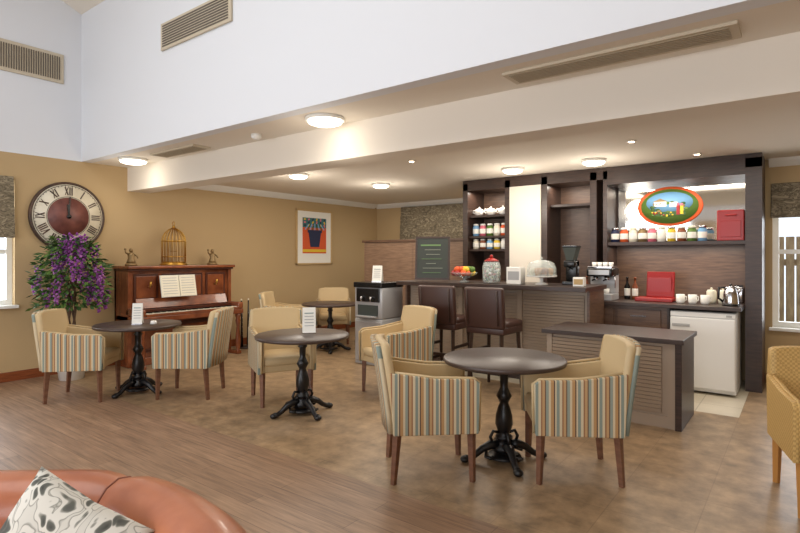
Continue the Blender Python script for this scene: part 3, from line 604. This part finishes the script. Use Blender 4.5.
# ---------------------------------------------------------------- sofa
def c2w(X,Z): return (.799*X-.602*Z,.602*X+.799*Z)
def catmull(P,n=5):
    out=[]
    for i in range(len(P)-1):
        p0=P[max(i-1,0)];p1=P[i];p2=P[i+1];p3=P[min(i+2,len(P)-1)]
        for j in range(n):
            t=j/n; out.append(tuple(.5*((2*b_)+(c_-a_)*t+(2*a_-5*b_+4*c_-d_)*t*t+(-a_+3*b_-3*c_+d_)*t**3) for a_,b_,c_,d_ in zip(p0,p1,p2,p3)))
    out.append(P[-1]); return out
path=[(-2.98,.95),(-2.97,1.25),(-2.9,1.55),(-2.7,1.74),(-2.3,1.82),(-1.8,1.86),(-1.4,1.88),(-1.1,1.88),(-.88,1.80),(-.70,1.66),(-.54,1.46),(-.44,1.22),(-.40,.95)]
org=c2w(-1.7,1.4)
def rel(P): 
    q_=c2w(*P); return (q_[0]-org[0],q_[1]-org[1])
pts=catmull([rel(P_) for P_ in path],6)
s=MB(); bm_=bmesh.new()
rings=[]
for i,pq in enumerate(pts):
    a_=Vector(pts[max(i-1,0)]); b_=Vector(pts[min(i+1,len(pts)-1)]); tt=(b_-a_).normalized(); nn=Vector((-tt.y,tt.x))
    # fuller roll at the ends, gathered crease where arm meets back
    pinch=1-.12*math.exp(-((i-44)/1.1)**2)-.12*math.exp(-((i-16)/1.1)**2); R_=.128*pinch
    prof=[(.09,.08),(.10,.25),(.10,.41)]+[(.045+R_*math.cos(a),.54+R_*math.sin(a)) for a in [math.radians(-50+ q_*28) for q_ in range(10)]]+[(-.10,.41),(-.11,.3),(-.11,.08)]
    pos=[(pq[0]+nn.x*o_,pq[1]+nn.y*o_,z_) for o_,z_ in prof]
    rings.append([bm_.verts.new(v_) for v_ in pos])
    if i in(16,44): s.tube(pos[1:-1],.005,'sofas',6)
for A,B in zip(rings,rings[1:]):
    for j in range(len(prof)): bm_.faces.new((A[j],A[(j+1)%len(prof)],B[(j+1)%len(prof)],B[j]))
bm_.faces.new(rings[0]); bm_.faces.new(rings[-1][::-1]); bmesh.ops.recalc_face_normals(bm_,faces=bm_.faces); s.merge(bm_,'sofa',True)
s.prism([rel(P_) for P_ in [(-2.9,.9),(-2.9,1.5),(-2.6,1.76),(-1.1,1.8),(-.75,1.6),(-.5,1.3),(-.47,.9)]],'z',.08,.14,'sofa')
for (xa,xb) in((-2.82,-1.72),(-1.68,-.62)):
    s.prism([rel(P_) for P_ in [(xa,.88),(xb,.88),(xb,1.45),(xb-.12,1.70),(xa+.12,1.70),(xa,1.45)]],'z',.13,.24,'sofa',.03,3)
for P_ in((-2.85,1.0),(-.5,1.0),(-2.6,1.75),(-.8,1.7)):
    q_=rel(P_); s.lathe([(0,0),(.03,0),(.04,.04),(.03,.085),(0,.085)],(q_[0],q_[1],0),'dark',14)
s.done('leather_sofa',(org[0],org[1],0))
# pillow
pm=MB(); bp=bmesh.new(); N=24; S=.215
def pp(u,v,sg):
    k_=(1-u**4)*(1-v**4); th=.075*math.sqrt(max(k_,0)); pin=1-.06*(1-abs(u))*(abs(v)**3); pin2=1-.06*(1-abs(v))*(abs(u)**3)
    return (u*S*pin2, sg*th, v*S*pin)
for sg in(1,-1):
    G=[[bp.verts.new(pp(-1+2*i/N,-1+2*j/N,sg)) for j in range(N+1)] for i in range(N+1)]
    for i in range(N):
        for j in range(N): bp.faces.new((G[i][j],G[i+1][j],G[i+1][j+1],G[i][j+1]))
bmesh.ops.remove_doubles(bp,verts=bp.verts,dist=.0005); bmesh.ops.recalc_face_normals(bp,faces=bp.faces); pm.merge(bp,'pillow',True)
pw=c2w(-1.03,1.58); po=pm.done('floral_throw_pillow',(pw[0],pw[1],.52))
po.rotation_euler=(Matrix.Rotation(math.radians(37),3,'Z')@Matrix.Rotation(math.radians(-22),3,'X')@Matrix.Rotation(math.radians(25),3,'Y')).to_euler()
# ---------------------------------------------------------------- lighting
def area(name,loc,rot,sx,sy,e,col):
    d=bpy.data.lights.new(name,'AREA'); d.shape='RECTANGLE'; d.size=sx; d.size_y=sy; d.energy=e; d.color=col
    o=bpy.data.objects.new(name,d); bpy.context.collection.objects.link(o); o.location=loc; o.rotation_euler=rot; return o
R90=math.radians(90)
area('front_wall_fill',(-4.5,YF+.15,1.5),(R90,0,0),3.6,2.0,100,(.95,.97,1))  # pair of added fill lights inside the unseen wall behind the camera
area('front_wall_fill',(0,YF+.15,1.5),(R90,0,0),3.6,2.0,100,(.95,.97,1))
area('atrium_fill',(-3,-.5,4.9),(math.radians(12),0,0),5,2.5,115,(.93,.97,1))  # added overhead fill below the closed atrium roof, no skylight modelled
area('daylight_side_window',(XL-.3,1.73,1.5),(0,-R90,0),1.4,1.0,30,(.9,.95,1))
area('daylight_kitchen_window',(.4,YK+.4,1.4),(-R90,0,0),1.3,1.5,30,(.9,.95,1))
area('cafe_soft_fill',(-4.2,5.0,2.5),(0,0,0),4,1.6,52,LC)  # added soft fill below the cafe ceiling, separate from the round fittings
area('cafe_soft_fill',(-.5,5.4,2.5),(0,0,0),2.5,1.2,32,LC)
area('bar_area_light',(-1.2,6.9,2.31),(0,0,0),1.3,.1,9,LC)  # bare area lights below the fascia and shelf, no fitting modelled
area('bar_area_light',(-1.2,7.0,1.56),(0,0,0),1.3,.1,7,LC)
area('bar_area_light',(-3.6,6.9,2.38),(0,0,0),.5,.1,7,LC)
area('bar_area_light',(-2.4,6.95,2.38),(0,0,0),.5,.1,6,LC)
area('nook_fill',(-5.4,8.0,2.5),(0,0,0),2,.8,14,LC)  # added fill to brighten the nook and its blind, no fitting here
W=bpy.data.worlds.new('sky'); SC.world=W; W.use_nodes=True; bg=W.node_tree.nodes['Background']; bg.inputs[0].default_value=(.82,.9,1,1); bg.inputs[1].default_value=1.4
# camera
cd=bpy.data.cameras.new('camera'); cd.lens=24; cd.sensor_width=36; cd.shift_y=-.0131; cd.clip_start=.05
co=bpy.data.objects.new('camera',cd); bpy.context.collection.objects.link(co); co.location=(0,0,1.45); co.rotation_euler=(R90,0,math.radians(37)); SC.camera=co
